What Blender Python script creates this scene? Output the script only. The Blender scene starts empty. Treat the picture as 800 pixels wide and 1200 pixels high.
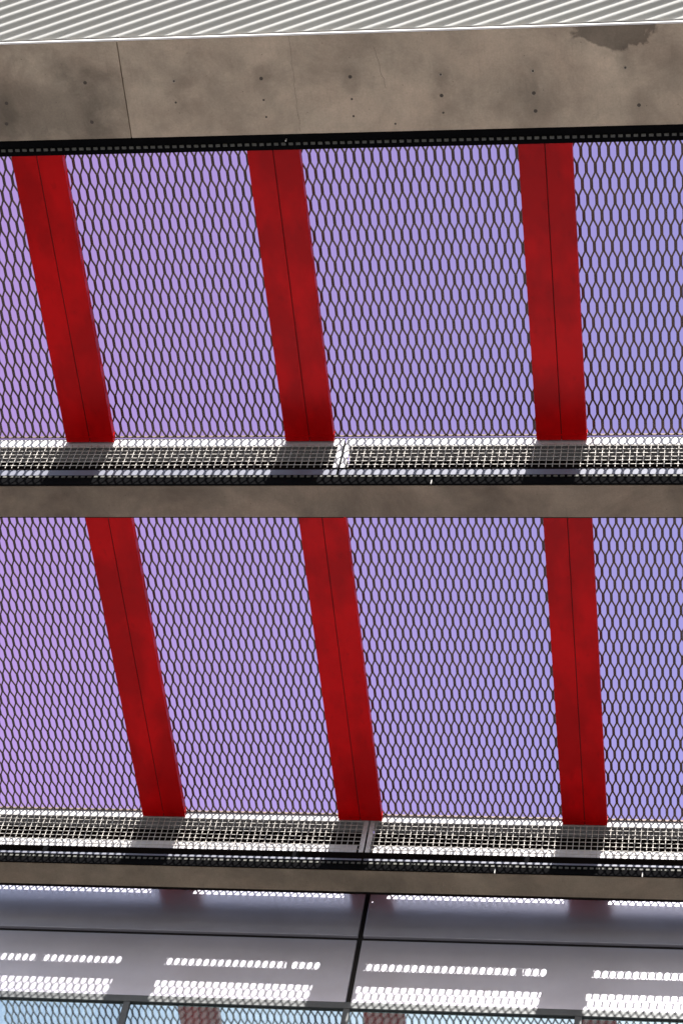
import bpy, math, random
from mathutils import Vector
random.seed(7)
C = bpy.context.scene.collection
sc = bpy.context.scene
H = 1.6                       # camera height above the paving; everything overhead is measured from the lens

# ---------------------------------------------------------------- camera, sky, sun, exposure
cam = bpy.data.cameras.new('camera')
cam.sensor_fit = 'VERTICAL'; cam.sensor_height = 36.0; cam.sensor_width = 24.0
cam.lens = 36.0 * 2962.0 / 1200.0
cam.clip_start = 0.1; cam.clip_end = 3000
co = bpy.data.objects.new('camera', cam); C.objects.link(co)
co.location = (0, 0, H); co.rotation_euler = (2.5296, -0.1374, 0.0957)
sc.camera = co

SUN = Vector((0.115, -1.538, 1.0)).normalized()       # towards the sun
sun = bpy.data.lights.new('sun', 'SUN'); sun.energy = 4.2; sun.angle = math.radians(0.5)
sun.color = (1.0, 0.96, 0.90)
so = bpy.data.objects.new('sun', sun); C.objects.link(so)
so.rotation_euler = SUN.to_track_quat('Z', 'Y').to_euler(); so.location = (0, -20, 30)

w = bpy.data.worlds.new('World'); sc.world = w; w.use_nodes = True
nt = w.node_tree; bg = nt.nodes['Background']
sky = nt.nodes.new('ShaderNodeTexSky'); sky.sky_type = 'NISHITA'; sky.sun_disc = False
sky.sun_elevation = math.asin(SUN.z); sky.sun_rotation = math.atan2(SUN.x, SUN.y)
mul = nt.nodes.new('ShaderNodeMix'); mul.data_type = 'RGBA'; mul.blend_type = 'MULTIPLY'
mul.inputs[0].default_value = 1.0; mul.inputs[7].default_value = (1.0, 1.0, 1.0, 1)
SKYTINT = mul.inputs[7]
nt.links.new(sky.outputs[0], mul.inputs[6]); nt.links.new(mul.outputs[2], bg.inputs[0])
# the sky high above the canopy has the photograph's violet cast; towards the horizon it stays neutral
wtc = nt.nodes.new('ShaderNodeTexCoord'); wse = nt.nodes.new('ShaderNodeSeparateXYZ'); wmr = nt.nodes.new('ShaderNodeMapRange')
wmr.interpolation_type = 'SMOOTHSTEP'; wmr.inputs[1].default_value = 0.52; wmr.inputs[2].default_value = 0.68
nt.links.new(wtc.outputs['Generated'], wse.inputs[0]); nt.links.new(wse.outputs[2], wmr.inputs[0])
wmx = nt.nodes.new('ShaderNodeMix'); wmx.data_type = 'RGBA'
wmx.inputs[6].default_value = (1.0, 1.0, 1.0, 1)
wlr = nt.nodes.new('ShaderNodeMapRange'); wlr.inputs[1].default_value = -0.32; wlr.inputs[2].default_value = 0.0
nt.links.new(wse.outputs[0], wlr.inputs[0])
wcol = nt.nodes.new('ShaderNodeMix'); wcol.data_type = 'RGBA'       # pinker to the left, bluer to the right
wcol.inputs[6].default_value = (2.30, 0.92, 1.20, 1); wcol.inputs[7].default_value = (1.72, 1.0, 1.24, 1)
nt.links.new(wlr.outputs[0], wcol.inputs[0]); nt.links.new(wcol.outputs[2], wmx.inputs[7])
wmy = nt.nodes.new('ShaderNodeMapRange'); wmy.interpolation_type = 'SMOOTHSTEP'
wmy.inputs[1].default_value = 0.05; wmy.inputs[2].default_value = 0.35; nt.links.new(wse.outputs[1], wmy.inputs[0])
wmm = nt.nodes.new('ShaderNodeMath'); wmm.operation = 'MULTIPLY'
nt.links.new(wmr.outputs[0], wmm.inputs[0]); nt.links.new(wmy.outputs[0], wmm.inputs[1])
nt.links.new(wmm.outputs[0], wmx.inputs[0]); nt.links.new(wmx.outputs[2], SKYTINT)
bg.inputs[1].default_value = 0.12

sc.view_settings.view_transform = 'Standard'; sc.view_settings.look = 'None'
sc.view_settings.gamma = 1.0; sc.view_settings.use_curve_mapping = False
sc.view_settings.exposure = 1.38

# ---------------------------------------------------------------- materials
def mat(name, color, rough=0.6, metal=0.0, spec=0.5, var=0.0, vscale=3.0, bump=0.0, bscale=40.0, coat=0.0):
    m = bpy.data.materials.new(name); m.use_nodes = True
    t = m.node_tree; b = t.nodes['Principled BSDF']
    b.inputs['Base Color'].default_value = (*color, 1); b.inputs['Roughness'].default_value = rough
    b.inputs['Metallic'].default_value = metal; b.inputs['Specular IOR Level'].default_value = spec
    b.inputs['Coat Weight'].default_value = coat
    tc = t.nodes.new('ShaderNodeTexCoord')
    if var:
        n = t.nodes.new('ShaderNodeTexNoise'); n.inputs['Scale'].default_value = vscale
        n.inputs['Detail'].default_value = 8; n.inputs['Roughness'].default_value = 0.65
        t.links.new(tc.outputs['Object'], n.inputs['Vector'])
        r = t.nodes.new('ShaderNodeValToRGB')
        r.color_ramp.elements[0].position = 0.3; r.color_ramp.elements[1].position = 0.7
        r.color_ramp.elements[0].color = (*[c * (1 - var) for c in color], 1)
        r.color_ramp.elements[1].color = (*[min(1, c * (1 + var)) for c in color], 1)
        t.links.new(n.outputs['Fac'], r.inputs[0]); t.links.new(r.outputs[0], b.inputs['Base Color'])
        mr = t.nodes.new('ShaderNodeMapRange'); mr.inputs[3].default_value = rough * 0.8; mr.inputs[4].default_value = min(1, rough * 1.25)
        t.links.new(n.outputs['Fac'], mr.inputs[0]); t.links.new(mr.outputs[0], b.inputs['Roughness'])
    if bump:
        n2 = t.nodes.new('ShaderNodeTexNoise'); n2.inputs['Scale'].default_value = bscale; n2.inputs['Detail'].default_value = 5
        t.links.new(tc.outputs['Object'], n2.inputs['Vector'])
        bp = t.nodes.new('ShaderNodeBump'); bp.inputs['Strength'].default_value = bump; bp.inputs['Distance'].default_value = 0.004
        t.links.new(n2.outputs['Fac'], bp.inputs['Height']); t.links.new(bp.outputs[0], b.inputs['Normal'])
    return m

def concrete(name, base, stains=(), contrast=0.35):
    """weathered cast concrete: mottling, fine grain, pits, streaks and a few big stains with shapes of their own.
    stains: (x, y, rx, ry, darkness) in object coordinates"""
    m = bpy.data.materials.new(name); m.use_nodes = True
    t = m.node_tree; b = t.nodes['Principled BSDF']; L = t.links.new
    b.inputs['Roughness'].default_value = 0.8; b.inputs['Specular IOR Level'].default_value = 0.3
    tc = t.nodes.new('ShaderNodeTexCoord')
    def noise(scale, detail=8, rough=0.6, stretch=(1, 1, 1), dist=0.0):
        mp = t.nodes.new('ShaderNodeMapping'); mp.inputs['Scale'].default_value = stretch
        L(tc.outputs['Object'], mp.inputs[0])
        n = t.nodes.new('ShaderNodeTexNoise'); n.inputs['Scale'].default_value = scale
        n.inputs['Detail'].default_value = detail; n.inputs['Roughness'].default_value = rough
        n.inputs['Distortion'].default_value = dist
        L(mp.outputs[0], n.inputs['Vector']); return n.outputs['Fac']
    def rng(v, a, bb, c, d):
        r = t.nodes.new('ShaderNodeMapRange')
        for i, q in enumerate((a, bb, c, d)): r.inputs[i + 1].default_value = q
        L(v, r.inputs[0]); return r.outputs[0]
    def mulv(a, bb):
        r = t.nodes.new('ShaderNodeMath'); r.operation = 'MULTIPLY'; L(a, r.inputs[0]); L(bb, r.inputs[1]); return r.outputs[0]
    v = rng(noise(2.2, 8, 0.62, dist=0.6), 0.3, 0.7, 1 - contrast, 1 + contrast * 0.5)
    v = mulv(v, rng(noise(9, 10, 0.7, (1, 1, 1), 0.3), 0.3, 0.7, 0.86, 1.08))
    v = mulv(v, rng(noise(90, 4, 0.6), 0.3, 0.75, 0.9, 1.07))
    v = mulv(v, rng(noise(14, 4, 0.7, (3, 0.25, 1)), 0.55, 0.8, 1.0, 0.86))       # run streaks across the band
    wn = noise(5, 5, 0.6, dist=0.5)
    for (x, y, rx, ry, dk) in stains:
        mp = t.nodes.new('ShaderNodeMapping'); mp.vector_type = 'TEXTURE'
        mp.inputs['Location'].default_value = (x, y, 0); mp.inputs['Scale'].default_value = (rx, ry, 50)
        L(tc.outputs['Object'], mp.inputs[0])
        ln = t.nodes.new('ShaderNodeVectorMath'); ln.operation = 'LENGTH'; L(mp.outputs[0], ln.inputs[0])
        ad = t.nodes.new('ShaderNodeMath'); ad.operation = 'ADD'; L(ln.outputs['Value'], ad.inputs[0])
        L(rng(wn, 0.3, 0.7, -0.45, 0.45), ad.inputs[1])
        v = mulv(v, rng(ad.outputs[0], 0.85 if dk > 0.45 else 0.55, 1.0 if dk > 0.45 else 1.35, 1 - dk, 1.0))
    # pits
    vo = t.nodes.new('ShaderNodeTexVoronoi'); vo.inputs['Scale'].default_value = 16
    L(tc.outputs['Object'], vo.inputs['Vector'])
    v = mulv(v, rng(vo.outputs['Distance'], 0.03, 0.07, 0.55, 1.0))
    mx = t.nodes.new('ShaderNodeMix'); mx.data_type = 'RGBA'; mx.blend_type = 'MIX'
    mx.inputs[6].default_value = (*[c * f for c, f in zip(base, (0.93, 0.98, 0.95))], 1)
    mx.inputs[7].default_value = (*[c * f for c, f in zip(base, (1.08, 1.0, 0.94))], 1)
    L(noise(3.1, 5, 0.6), mx.inputs[0])
    sc_ = t.nodes.new('ShaderNodeVectorMath'); sc_.operation = 'SCALE'
    L(mx.outputs[2], sc_.inputs[0]); L(v, sc_.inputs['Scale']); L(sc_.outputs[0], b.inputs['Base Color'])
    bp = t.nodes.new('ShaderNodeBump'); bp.inputs['Strength'].default_value = 0.35; bp.inputs['Distance'].default_value = 0.004
    L(noise(60, 6, 0.7), bp.inputs['Height']); L(bp.outputs[0], b.inputs['Normal'])
    return m

M_RED = mat('red paint', (0.56, 0.0015, 0.003), 0.40, var=0.10, vscale=3, bump=0.15, bscale=12, spec=0.10)
def red_bands(m):
    # uneven sheen put into the colour as patchy bands along the rafter, rubbed scuffs
    t = m.node_tree; b = t.nodes['Principled BSDF']; src = b.inputs['Base Color'].links[0].from_socket
    tc = t.nodes.new('ShaderNodeTexCoord'); mp = t.nodes.new('ShaderNodeMapping'); mp.inputs['Scale'].default_value = (3.0, 1.5, 1)
    gi = t.nodes.new('ShaderNodeObjectInfo'); ad = t.nodes.new('ShaderNodeVectorMath'); ad.operation = 'ADD'
    t.links.new(gi.outputs['Location'], ad.inputs[1]); t.links.new(tc.outputs['Object'], ad.inputs[0]); t.links.new(ad.outputs[0], mp.inputs[0])
    for scale, lo, hi, dl, dh in ((1.3, 0.42, 0.58, 0.80, 1.12), (7.0, 0.62, 0.72, 1.0, 0.86)):
        n = t.nodes.new('ShaderNodeTexNoise'); n.inputs['Scale'].default_value = scale; n.inputs['Detail'].default_value = 4
        t.links.new(mp.outputs[0], n.inputs['Vector'])
        r = t.nodes.new('ShaderNodeMapRange'); r.inputs[1].default_value = lo; r.inputs[2].default_value = hi
        r.inputs[3].default_value = dl; r.inputs[4].default_value = dh; t.links.new(n.outputs['Fac'], r.inputs[0])
        s_ = t.nodes.new('ShaderNodeVectorMath'); s_.operation = 'SCALE'
        t.links.new(src, s_.inputs[0]); t.links.new(r.outputs[0], s_.inputs['Scale']); src = s_.outputs[0]
    t.links.new(src, b.inputs['Base Color'])
red_bands(M_RED)
M_REDSEAM = mat('dark sealant', (0.11, 0.004, 0.004), 0.8)
M_MESH = mat('weathered dark steel', (0.090, 0.054, 0.042), 0.5, metal=0.2, var=0.35, vscale=9)
M_GALV = mat('white coated steel', (0.52, 0.51, 0.53), 0.45, var=0.22, vscale=7, bump=0.1)
M_LIP = mat('dark blue grey steel', (0.105, 0.11, 0.15), 0.5, var=0.15, vscale=8)
M_WIRE = mat('galvanised wire', (0.52, 0.49, 0.46), 0.5, metal=0.1, var=0.3, vscale=12)
M_DARK = mat('black painted steel', (0.0035, 0.0035, 0.004), 0.9, spec=0.03, var=0.3, vscale=10)
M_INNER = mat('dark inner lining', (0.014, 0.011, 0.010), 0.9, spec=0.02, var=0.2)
M_TAB = mat('dull steel tabs', (0.055, 0.055, 0.045), 0.6, var=0.45, vscale=6)
M_SHEET = mat('white ribbed sheet', (0.40, 0.40, 0.395), 0.5, spec=0.2, var=0.05, vscale=5)
M_FLASH = mat('white edge flashing', (0.8, 0.8, 0.78), 0.5)
M_PANEL = mat('satin white panel', (0.61, 0.59, 0.68), 0.23, metal=0.35, var=0.07, vscale=2, bump=0.03, bscale=5)
M_JOINT = mat('joint black', (0.012, 0.010, 0.010), 0.8)
M_FRAME = mat('window frame metal', (0.07, 0.075, 0.08), 0.45, metal=0.2, var=0.15)
M_HOLE = mat('dark hole', (0.085, 0.068, 0.055), 0.9)
M_RING = mat('hole rim', (0.42, 0.36, 0.29), 0.8, var=0.2)
M_BOLT = mat('bright bolt', (0.55, 0.53, 0.5), 0.4, metal=0.5)
M_GLASS = mat('coated mirror glass', (0.34, 0.43, 0.46), 0.03, metal=0.9, var=0.03, vscale=1.5)

# ---------------------------------------------------------------- mesh helpers
class MB:
    def __init__(s): s.v = []; s.f = []; s.sm = False
    def box(s, x0, x1, y0, y1, z0, z1):
        n = len(s.v)
        s.v += [(x, y, z) for z in (z0, z1) for y in (y0, y1) for x in (x0, x1)]
        s.f += [tuple(n + i for i in q) for q in ((0, 2, 3, 1), (4, 5, 7, 6), (0, 1, 5, 4), (2, 6, 7, 3), (0, 4, 6, 2), (1, 3, 7, 5))]
    def bar(s, a, b, w_, h_, up=(0, 0, 1)):
        """box from a to b, w_ across, h_ along up"""
        a = Vector(a); b = Vector(b); d = (b - a).normalized(); u = Vector(up)
        r = d.cross(u).normalized(); u = r.cross(d)
        n = len(s.v)
        for p in (a, b):
            for i, j in ((-1, -1), (1, -1), (1, 1), (-1, 1)):
                s.v.append(tuple(p + r * (i * w_ / 2) + u * (j * h_ / 2)))
        s.f += [tuple(n + i for i in q) for q in ((0, 1, 2, 3), (7, 6, 5, 4), (0, 4, 5, 1), (1, 5, 6, 2), (2, 6, 7, 3), (3, 7, 4, 0))]
    def tube(s, a, b, r_, k=6):
        a = Vector(a); b = Vector(b); d = (b - a).normalized()
        u = d.orthogonal().normalized(); v = d.cross(u); n = len(s.v)
        for p in (a, b):
            for i in range(k):
                t = 2 * math.pi * i / k; s.v.append(tuple(p + u * (r_ * math.cos(t)) + v * (r_ * math.sin(t))))
        for i in range(k):
            j = (i + 1) % k; s.f.append((n + i, n + j, n + k + j, n + k + i))
        s.f.append(tuple(n + i for i in reversed(range(k)))); s.f.append(tuple(n + k + i for i in range(k)))
    def prism(s, prof, x0, x1):
        """closed YZ profile swept along X"""
        n = len(s.v); k = len(prof)
        s.v += [(x, y, z) for x in (x0, x1) for (y, z) in prof]
        for i in range(k):
            j = (i + 1) % k; s.f.append((n + i, n + j, n + k + j, n + k + i))
        s.f.append(tuple(n + i for i in reversed(range(k)))); s.f.append(tuple(n + k + i for i in range(k)))
    def mesh(s, name, m, off=(0, 0, 0), smooth=False):
        me = bpy.data.meshes.new(name)
        me.from_pydata([(a - off[0], b - off[1], c - off[2]) for a, b, c in s.v], [], s.f)
        me.materials.append(m); me.update()
        if smooth:
            for p in me.polygons: p.use_smooth = True
        return me

def link(name, me, parent=None, loc=(0, 0, 0)):
    o = bpy.data.objects.new(name, me); C.objects.link(o)
    o.location = loc
    if parent: o.parent = parent
    return o
def bevel(o, w_=0.003, seg=2):
    b = o.modifiers.new('edge', 'BEVEL'); b.width = w_; b.segments = seg; b.limit_method = 'ANGLE'; b.harden_normals = False
def thing(name, label, cat, loc, group=None):
    o = bpy.data.objects.new(name, None); C.objects.link(o); o.location = loc; o.empty_display_size = 0.2
    o['label'] = label; o['category'] = cat
    if group: o['group'] = group
    return o
def part(name, mb, m, root, bev=0.0, smooth=False):
    """mb is in world coordinates (heights above the ground); root is a top-level thing without rotation"""
    o = link(name, mb.mesh(name, m, root.location, smooth), root)
    if bev: bevel(o, bev)
    return o
def copy_tree(o, loc, label, parent=None):
    c = o.copy(); C.objects.link(c)
    if parent is None: c.location = loc; c['label'] = label
    else: c.parent = parent
    for ch in list(o.children): copy_tree(ch, None, None, c)
    return c

# ---------------------------------------------------------------- numbers of the canopy (Z above the lens; H is added)
XR = {-1: -4.047, 0: -2.697, 1: -1.197}                 # the three rafter lines
EDGES = [-5.547, -4.047, -2.697, -1.197, 0.303]         # mesh panel edges
XA, XB = -5.60, 0.36                                    # run of the beams
PIT, CELL = 0.0993, 0.05
RW = 0.294

# ---------------------------------------------------------------- ground
g = MB(); n = 8
g.v += [(-600, -600, 0), (600, -600, 0), (600, 600, 0), (-600, 600, 0)]; g.f.append((0, 1, 2, 3))
gm = concrete('paving', (0.125, 0.120, 0.112), contrast=0.15)
gr = link('ground', g.mesh('ground', gm)); gr['kind'] = 'structure'

# ---------------------------------------------------------------- building wall with cladding and window band
YW = 11.86
ZJ = 12.122; ZWIN = 11.52
bw = thing('clad_wall', 'satin white clad wall with dark joints and a window band under the canopy', 'wall', ((XA + XB) / 2, YW, 0))
m = MB(); m.box(XA, XB, YW + 0.03, YW + 0.34, 0.0, H + 12.86); part('backing', m, M_JOINT, bw)
def panel(x0, x1, z0, z1):
    m = MB(); m.box(x0, x1, YW, YW + 0.028, H + z0, H + z1); part('cladding_panel', m, M_PANEL, bw, 0.003)
jw = 0.018
XJ = [XA, -2.697, XB]
for a, b in zip(XJ[:-1], XJ[1:]):
    panel(a + jw, b - jw, ZJ + 0.022, 12.86)
    panel(a + jw, b - jw, ZWIN + 0.004, ZJ - 0.022)
    panel(a + jw, b - jw, -H + 0.12, 10.2)
# window: frame, mullions, panes
wf = MB()
wf.box(XA, XB, YW - 0.012, YW + 0.028, H + ZWIN - 0.055, H + ZWIN)
wf.box(XA, XB, YW - 0.012, YW + 0.028, H + 10.21, H + 10.27)
window = part('window', wf, M_FRAME, bw, 0.002)
def subpart(name, mb, m, root, par, bev=0.0):
    o = link(name, mb.mesh(name, m, root.location), par)
    if bev: bevel(o, bev)
    return o
MX = [-5.547, -4.16, -2.697, -1.197, 0.303]
for x in MX[1:4]:
    m = MB(); m.box(x - 0.022, x + 0.022, YW - 0.010, YW + 0.027, H + 10.272, H + ZWIN - 0.057); subpart('mullion', m, M_FRAME, bw, window, 0.002)
for a, b in zip(MX[:-1], MX[1:]):
    m = MB(); m.box(a + 0.024, b - 0.024, YW + 0.006, YW + 0.016, H + 10.275, H + ZWIN - 0.060); subpart('pane', m, M_GLASS, bw, window)

# ---------------------------------------------------------------- concrete beams
stains1 = ((-2.90, 0.12, 0.55, 0.22, 0.30),)
def beam(label, x0, x1, y0, y1, z0, z1, m, bev=0.004):
    t = thing('concrete_beam', label, 'concrete beam', ((x0 + x1) / 2, (y0 + y1) / 2, H + z0), None)
    b = MB(); b.box(x0, x1, y0, y1, H + z0, H + z1)
    me = b.mesh('beam_body', m, t.location); o = link('beam_body', me, t); bevel(o, bev)
    return t, o
B1Y0, B1Y1, B1Z = 5.345, 5.912, 12.10
XJOINT = -3.40
HOLES_W = [(-4.062, 5.685, 1), (-4.083, 5.807, 1), (-3.607, 5.578, 1), (-3.605, 5.81, 1), (-3.12, 5.583, 2), (-3.127, 5.708, 0), (-2.647, 5.583, 1), (-2.648, 5.707, 0), (-2.645, 5.807, 0), (-2.171, 5.588, 1), (-2.174, 5.716, 0), (-2.174, 5.815, 0), (-1.692, 5.589, 2), (-1.696, 5.71, 1), (-1.694, 5.809, 0), (-1.209, 5.584, 2), (-1.211, 5.71, 1), (-1.207, 5.813, 1), (-0.731, 5.58, 2), (-0.667, 5.795, 1), (-1.954, 5.866, 0)]
def halos(xm, sel):
    return tuple((hx - xm, hy - (B1Y0 + B1Y1) / 2 + 0.01, 0.045 + 0.03 * ((i * 7) % 3), 0.10 + 0.03 * (i % 3), 0.14 + 0.06 * (i % 2)) for i, (hx, hy, b) in enumerate(HOLES_W) if b and sel(hx))
c1l = concrete('grey brown cast concrete with a wet patch', (0.48, 0.395, 0.31), ((0.62, 0.10, 0.55, 0.26, 0.38), (-0.35, 0.0, 0.35, 0.3, 0.15)) + halos((XA + XJOINT) / 2, lambda x: x < XJOINT), 0.30)
c1r = concrete('brown cast concrete with a dark stain', (0.54, 0.44, 0.345), ((0.73, -0.255, 0.25, 0.10, 0.55), (1.02, -0.1, 0.20, 0.16, 0.18), (-1.2, 0.1, 0.3, 0.2, 0.16)) + halos((XJOINT + XB) / 2, lambda x: x > XJOINT), 0.34)
c2 = concrete('dark mottled concrete', (0.27, 0.21, 0.16), ((-1.3, 0, 0.7, 0.2, 0.2), (0.9, 0, 0.4, 0.2, 0.18)), 0.45)
c3 = concrete('smeared brown concrete', (0.255, 0.20, 0.15), ((-0.2, 0.0, 0.5, 0.1, 0.2),), 0.32)
b1l, _ = beam('wide brown concrete beam end left of the dark vertical joint', XA, XJOINT - 0.002, B1Y0, B1Y1, B1Z, 12.36, c1l)
b1r, _ = beam('long wide concrete beam with tie holes and a dark stain under the ribbed sheet', XJOINT + 0.002, XB, B1Y0, B1Y1, B1Z, 12.36, c1r)
b2, _ = beam('narrow mottled concrete beam between the two rows of red rafters', XA, XB, 8.118, 8.342, 11.998, 12.028, c2)
b3, _ = beam('thin brown concrete beam just in front of the white clad wall', XA, XB, 11.224, 11.412, 12.09, 12.110, c3)

def crack(root, pts, w_):
    m = MB()
    for (xa, ya), (xb, yb) in zip(pts[:-1], pts[1:]):
        m.bar((xa, ya, H + B1Z - 0.0002), (xb, yb, H + B1Z - 0.0002), w_, 0.0012)
    part('crack', m, M_HOLE, root)
def jag(xa, xb, ya, yb, n, amp, seed):
    r = random.Random(seed)
    return [(xa + (xb - xa) * i / n + r.uniform(-amp, amp), ya + (yb - ya) * i / n) for i in range(n + 1)]
crack(b1r, jag(-2.03, -1.985, 5.42, 5.66, 9, 0.006, 3), 0.0014)
crack(b1r, jag(-2.475, -2.47, 5.35, 5.90, 22, 0.004, 5), 0.0009)

# tie holes in the wide beam: shallow rim with a dark hole
def disc(mb, x, y, z, r_, h_):
    mb.tube((x, y, z), (x, y, z - h_), r_, 12)
for (hx, hy, big) in HOLES_W:
    root = b1l if hx < XJOINT else b1r
    m = MB(); disc(m, hx, hy, H + B1Z + 0.002, 0.010 if big else 0.006, 0.0035)
    o = part('tie_hole', m, M_RING if big == 2 else M_HOLE, root)
    if big == 2:
        m = MB(); disc(m, hx, hy, H + B1Z - 0.001, 0.0055, 0.0035)
        subpart('hole_core', m, M_HOLE, root, o)

# ---------------------------------------------------------------- black steel angles with rows of tabs under/behind each beam
def angle(label, prof_boxes, tabs, bolts=()):
    y, z = prof_boxes[0][0], prof_boxes[0][2]
    t = thing('steel_angle', label, 'steel angle', ((XA + XB) / 2, y, H + z), 'black steel angles along the concrete beams')
    m = MB()
    for (y0, y1, z0, z1) in prof_boxes: m.box(XA, XB, y0, y1, H + z0, H + z1)
    part('angle_body', m, M_DARK, t)
    ty0, ty1, tz0, tz1 = tabs
    m = MB(); x = XA + 0.02
    while x < XB - 0.03:
        m.box(x, x + 0.024, ty0, ty1, H + tz0, H + tz1); x += 0.040
    part('tab_strip', m, M_TAB, t, 0.0015)
    for (bx, by, bz) in bolts:
        m = MB(); m.tube((bx, by, H + bz), (bx, by - 0.004, H + bz - 0.045), 0.004, 8); part('bolt_or_glint', m, M_BOLT, t)
    return t
angle('black steel angle behind the wide concrete beam at the top',
      [(B1Y1 + 0.002, B1Y1 + 0.092, 12.100, 12.106), (B1Y1 + 0.002, B1Y1 + 0.010, 12.108, 12.36)],
      (B1Y1 + 0.046, B1Y1 + 0.062, 12.092, 12.0985), [(-2.55, B1Y1 + 0.03, 12.12)])  # bright pin stands in for sky light through a gap in the angle
angle('black steel angle in front of the narrow concrete beam in the middle',
      [(8.104, 8.116, 11.998, 12.092)], (8.097, 8.103, 12.060, 12.078), [(-1.92, 8.10, 12.03)])
angle('black steel angle in front of the thin concrete beam by the wall',
      [(11.212, 11.222, 12.092, 12.178)], (11.206, 11.211, 12.140, 12.156), [(-1.75, 11.208, 12.12), (-0.80, 11.208, 12.12)])

# ---------------------------------------------------------------- white steel grille boxes (sunlit front with a wire grid)
def grille_box(label, x0, x1, yf, depth, ztop, zg1, zg0, zlip1, zlip0, low):
    """yf front face; ztop..zg1 top plate, zg1..zg0 open front with wire grid, slot, zlip1..zlip0 hanging lip"""
    t = thing('grille_box', label, 'steel grille', ((x0 + x1) / 2, yf, H + zlip0), 'white steel grille boxes above the concrete beams')
    yb = yf + depth
    m = MB()
    m.box(x0, x1, yf, yf + 0.006, H + zg1, H + ztop)                     # front top plate
    m.box(x0, x0 + 0.032, yf, yf + 0.006, H + zg0, H + zg1 - 0.0005)     # end plates
    m.box(x1 - 0.032, x1, yf, yf + 0.006, H + zg0, H + zg1 - 0.0005)
    m.box(x0, x1, yf + 0.007, yb, H + ztop - 0.006, H + ztop)            # lid
    part('frame', m, M_GALV, t, 0.0012)
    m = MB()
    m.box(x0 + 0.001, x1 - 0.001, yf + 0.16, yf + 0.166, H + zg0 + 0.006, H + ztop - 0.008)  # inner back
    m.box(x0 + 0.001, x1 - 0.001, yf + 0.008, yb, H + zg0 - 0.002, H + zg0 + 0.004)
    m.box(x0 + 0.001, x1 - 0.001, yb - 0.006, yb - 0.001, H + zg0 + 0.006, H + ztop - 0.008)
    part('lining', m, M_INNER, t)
    if low:
        m = MB(); m.box(x0 + 0.05, x1 - 0.05, yf + 0.018, yf + 0.024, H + zg0 + 0.006, H + zg0 + low); part('inner_ledge', m, M_GALV, t)
    m = MB()
    x = x0 + 0.045
    while x < x1 - 0.05:
        m.tube((x, yf - 0.002, H + zg0 - 0.003), (x, yf - 0.002, H + zg1 + 0.012), 0.0024, 6); x += 0.040
    z = zg0 + 0.018
    while z < zg1 + 0.004:
        m.tube((x0 + 0.02, yf - 0.007, H + z), (x1 - 0.02, yf - 0.007, H + z), 0.0022, 6); z += 0.039
    part('wire_grid', m, M_WIRE, t)
    m = MB()
    m.box(x0, x1, yf - 0.004, yf + 0.004, H + zlip0, H + zlip1)
    part('lip', m, M_LIP, t, 0.001)
    for bx in (-4.80, -3.09, -1.56):
        if not x0 < bx < x1: continue
        m = MB()
        m.box(bx - 0.020, bx + 0.020, yf + 0.0045, yf + 0.0075, H + zlip0 + 0.01, H + zg0 - 0.003)
        part('bracket', m, M_DARK, t)
    return t
J2, J3 = -2.485, -2.635
for (x0, x1, s) in ((XA, J2 - 0.006, 'left'), (J2 + 0.006, XB, 'right')):
    grille_box('white wire grille box over the middle concrete beam, %s of the joint' % s, x0, x1, 8.11, 0.36, 12.497, 12.412, 12.178, 12.150, 12.094, 0.0)
for (x0, x1, s) in ((XA, J3 - 0.006, 'left'), (J3 + 0.006, XB, 'right')):
    grille_box('white wire grille box over the beam nearest the wall, %s of the joint' % s, x0, x1, 11.235, 0.380, 12.665, 12.580, 12.285, 12.216, 12.168, 0.085)

# ---------------------------------------------------------------- red rafters
def rafter_tree(length, slope, label, loc, halves=True):
    """root at the near end, rafter runs along +Y; underside at z=0"""
    t = thing('red_rafter', label, 'rafter', loc, 'red rafters under the mesh')
    for s in (-1, 1):
        m = MB(); a, b = (s * 0.0025, s * RW / 2)
        x0, x1 = min(a, b), max(a, b)
        v = [(x0, 0, 0), (x1, 0, 0), (x1, length, slope * length), (x0, length, slope * length)]
        k = len(m.v); m.v += v + [(p[0], p[1], p[2] + 0.055) for p in v]
        m.f += [(0, 3, 2, 1), (4, 5, 6, 7), (0, 1, 5, 4), (1, 2, 6, 5), (2, 3, 7, 6), (3, 0, 4, 7)]
        o = link('channel', m.mesh('channel', M_RED), t); bevel(o, 0.002)
    m = MB(); m.bar((0, 0.001, 0.022), (0, length - 0.001, slope * length + 0.022), 0.0045, 0.03); link('seam', m.mesh('seam', M_REDSEAM), t)
    m = MB(); m.box(-RW / 2 - 0.002, RW / 2 + 0.002, length - 0.04, length - 0.034, slope * length - 0.004, slope * length + 0.05)
    link('end_plate', m.mesh('end_plate', M_RED), t)
    return t
S1 = (12.442 - 12.401) / (8.0986 - 6.1589); S2 = (12.584 - 12.527) / (11.2266 - 8.7085)
def z1(y): return 12.401 + (y - 6.1589) * S1
def z2(y): return 12.527 + (y - 8.7085) * S2
names = {-1: 'leftmost', 0: 'middle', 1: 'rightmost'}
Y1A, Y1B, Y2A, Y2B = 5.96, 8.098, 8.48, 11.2255
r1 = rafter_tree(Y1B - Y1A, S1, 'leftmost red rafter of the upper row, below the wide concrete beam', (XR[-1], Y1A, H + z1(Y1A)))
r2 = rafter_tree(Y2B - Y2A, S2, 'leftmost red rafter of the lower row, ending at the lowest grille', (XR[-1], Y2A, H + z2(Y2A)))
for k in (0, 1):
    copy_tree(r1, (XR[k], Y1A, H + z1(Y1A)), names[k] + ' red rafter of the upper row, below the wide concrete beam')
    copy_tree(r2, (XR[k], Y2A, H + z2(Y2A)), names[k] + ' red rafter of the lower row, ending at the lowest grille')
# their short continuation between the last grille box and the wall
Y3A, Y3B, Z3 = 11.62, 11.856, 12.682
Y3M = 11.26

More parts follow.
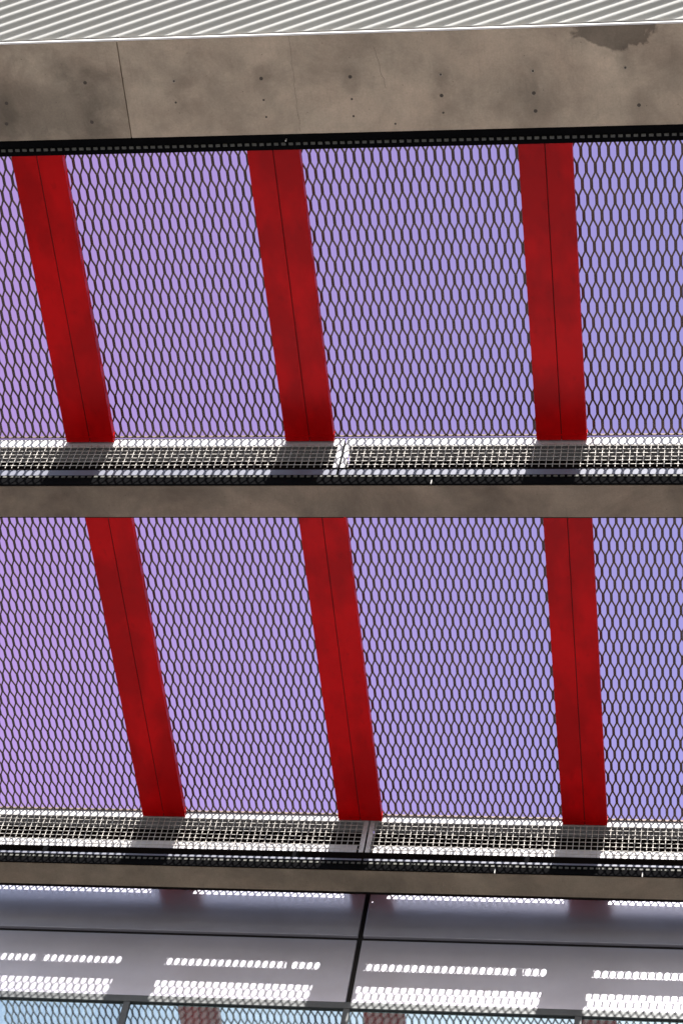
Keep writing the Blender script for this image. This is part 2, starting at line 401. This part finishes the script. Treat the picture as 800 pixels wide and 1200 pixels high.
# ---------------------------------------------------------------- expanded metal
def mesh_panel_mesh(width, ya, yb, slope, row0, name):
    """local: x 0..width, y 0..(yb-ya); row0 = y of one row of bonds"""
    m = MB(); L = yb - ya; BL = 0.052
    r_lo = math.ceil((ya - row0) / PIT); r_hi = math.floor((yb - row0) / PIT)
    nc = int(round(width / CELL))
    zz = lambda y: slope * y
    def seg(a, b, w_, h_, dz=0.0, up=(0, 0, 1)):
        # clip to panel length
        (xa, y_a), (xb_, y_b) = a, b
        if y_a > y_b: xa, y_a, xb_, y_b = xb_, y_b, xa, y_a
        if y_b <= 0.003 or y_a >= L - 0.003: return
        if y_a < 0: f = (0 - y_a) / (y_b - y_a); xa += (xb_ - xa) * f; y_a = 0
        if y_b > L: f = (L - y_a) / (y_b - y_a); xb_ = xa + (xb_ - xa) * f; y_b = L
        m.bar((xa, y_a, zz(y_a) + dz), (xb_, y_b, zz(y_b) + dz), w_, h_, up)
    for r in range(r_lo - 1, r_hi + 2):
        yc = row0 + r * PIT - ya; off = 0.5 * (r % 2)
        for i in range(nc):
            x = (i + off + 0.25) * CELL
            seg((x, yc - BL / 2), (x, yc + BL / 2), 0.0172, 0.0050, 0.0, (0.30, 0, 1))
            y0, y1 = yc + BL / 2 - 0.002, yc + PIT - BL / 2 + 0.002
            if x + CELL / 2 < width: seg((x + 0.0015, y0), (x + CELL / 2 - 0.0015, y1), 0.0100, 0.0058, 0.0)
            if x - CELL / 2 > 0: seg((x - 0.0015, y0), (x - CELL / 2 + 0.0015, y1), 0.0100, 0.0070, 0.0)
    return m.mesh(name, M_MESH)
def end_bar(width, y, z, name='edge_bar'):
    m = MB(); m.box(0.002, width - 0.002, y - 0.003, y + 0.003, z - 0.009, z + 0.006)
    return m.mesh(name, M_MESH)
cols = ['left of the leftmost red rafter', 'between the leftmost and middle red rafters',
        'between the middle and rightmost red rafters', 'right of the rightmost red rafter']
cache = {}
for row, (ya, yb, s, zf, row0, word) in enumerate(((5.99, 8.104, S1, z1, 6.338, 'upper'), (8.49, 11.230, S2, z2, 8.868, 'lower'))):
    for i in range(4):
        x0, x1 = EDGES[i], EDGES[i + 1]; wd = round(x1 - x0, 3)
        key = (row, wd)
        if key not in cache:
            cache[key] = (mesh_panel_mesh(wd, ya, yb, s, row0, 'strands'), end_bar(wd, yb - ya - 0.004, s * (yb - ya) - 0.002))
        t = thing('expanded_metal_sheet', 'dark expanded metal canopy sheet in the %s row, %s' % (word, cols[i]), 'metal mesh',
                  (x0, ya, H + zf(ya) + 0.0625), 'expanded metal canopy panels')
        link('strands', cache[key][0], t); link('edge_bar', cache[key][1], t)
# short strip of the same mesh closing the gap between the last box and the wall
m3 = None
for i in range(4):
    x0, x1 = EDGES[i], EDGES[i + 1]; wd = round(x1 - x0, 3)
    me = mesh_panel_mesh(wd, Y3M, Y3B, 0.0, 11.68, 'strands')
    t = thing('mesh_strip', 'narrow mesh strip at the white wall, ' + cols[i], 'metal mesh', (x0, Y3M, H + Z3), 'narrow mesh strips at the wall')
    link('strands', me, t)
for k in (-1, 0, 1):
    t = thing('rafter_stub', names[k] + ' short red rafter end between the last grille and the white wall', 'rafter', (XR[k], Y3A, H + Z3 - 0.052), 'red rafter ends at the wall')
    m = MB(); m.box(-RW / 2, RW / 2, 0, Y3B - Y3A, 0, 0.04); link('channel', m.mesh('channel', M_RED), t)

# ---------------------------------------------------------------- ribbed sheet awning at the top
A = math.radians(42)
aw = thing('ribbed_sheet', 'white ribbed metal sheet rising above the wide concrete beam', 'ribbed sheet', ((XA + XB) / 2, B1Y0 - 0.004, H + B1Z + 0.02))
up = Vector((0, -math.cos(A), math.sin(A))); nn = Vector((0, -math.sin(A), -math.cos(A)))
PE, TS, AMP = 0.148, 0.312, 0.0032
m = MB(); WS = 0.8; du = 0.0185; dw = 0.0050
nu = int((XB - XA) / du); nw = int(WS / dw)
base = Vector((0, B1Y0 - 0.012, H + B1Z + 0.020))
for j in range(nw + 1):
    for i in range(nu + 1):
        u = XA + i * du; ww = j * dw
        ph = 2 * math.pi * ((u - ww / TS) / PE)
        p = base + Vector((u, 0, 0)) + up * ww + nn * (AMP * math.cos(ph))
        m.v.append(tuple(p))
for j in range(nw):
    for i in range(nu):
        a = j * (nu + 1) + i; m.f.append((a, a + 1, a + nu + 2, a + nu + 1))
sh = part('sheet', m, M_SHEET, aw, smooth=True)
so_ = sh.modifiers.new('thick', 'SOLIDIFY'); so_.thickness = 0.0012; so_.offset = 0
m = MB(); m.box(XA, XB, B1Y0 - 0.012, B1Y0 - 0.002, H + B1Z - 0.003, H + B1Z + 0.006); part('edge_flashing', m, M_FLASH, aw)
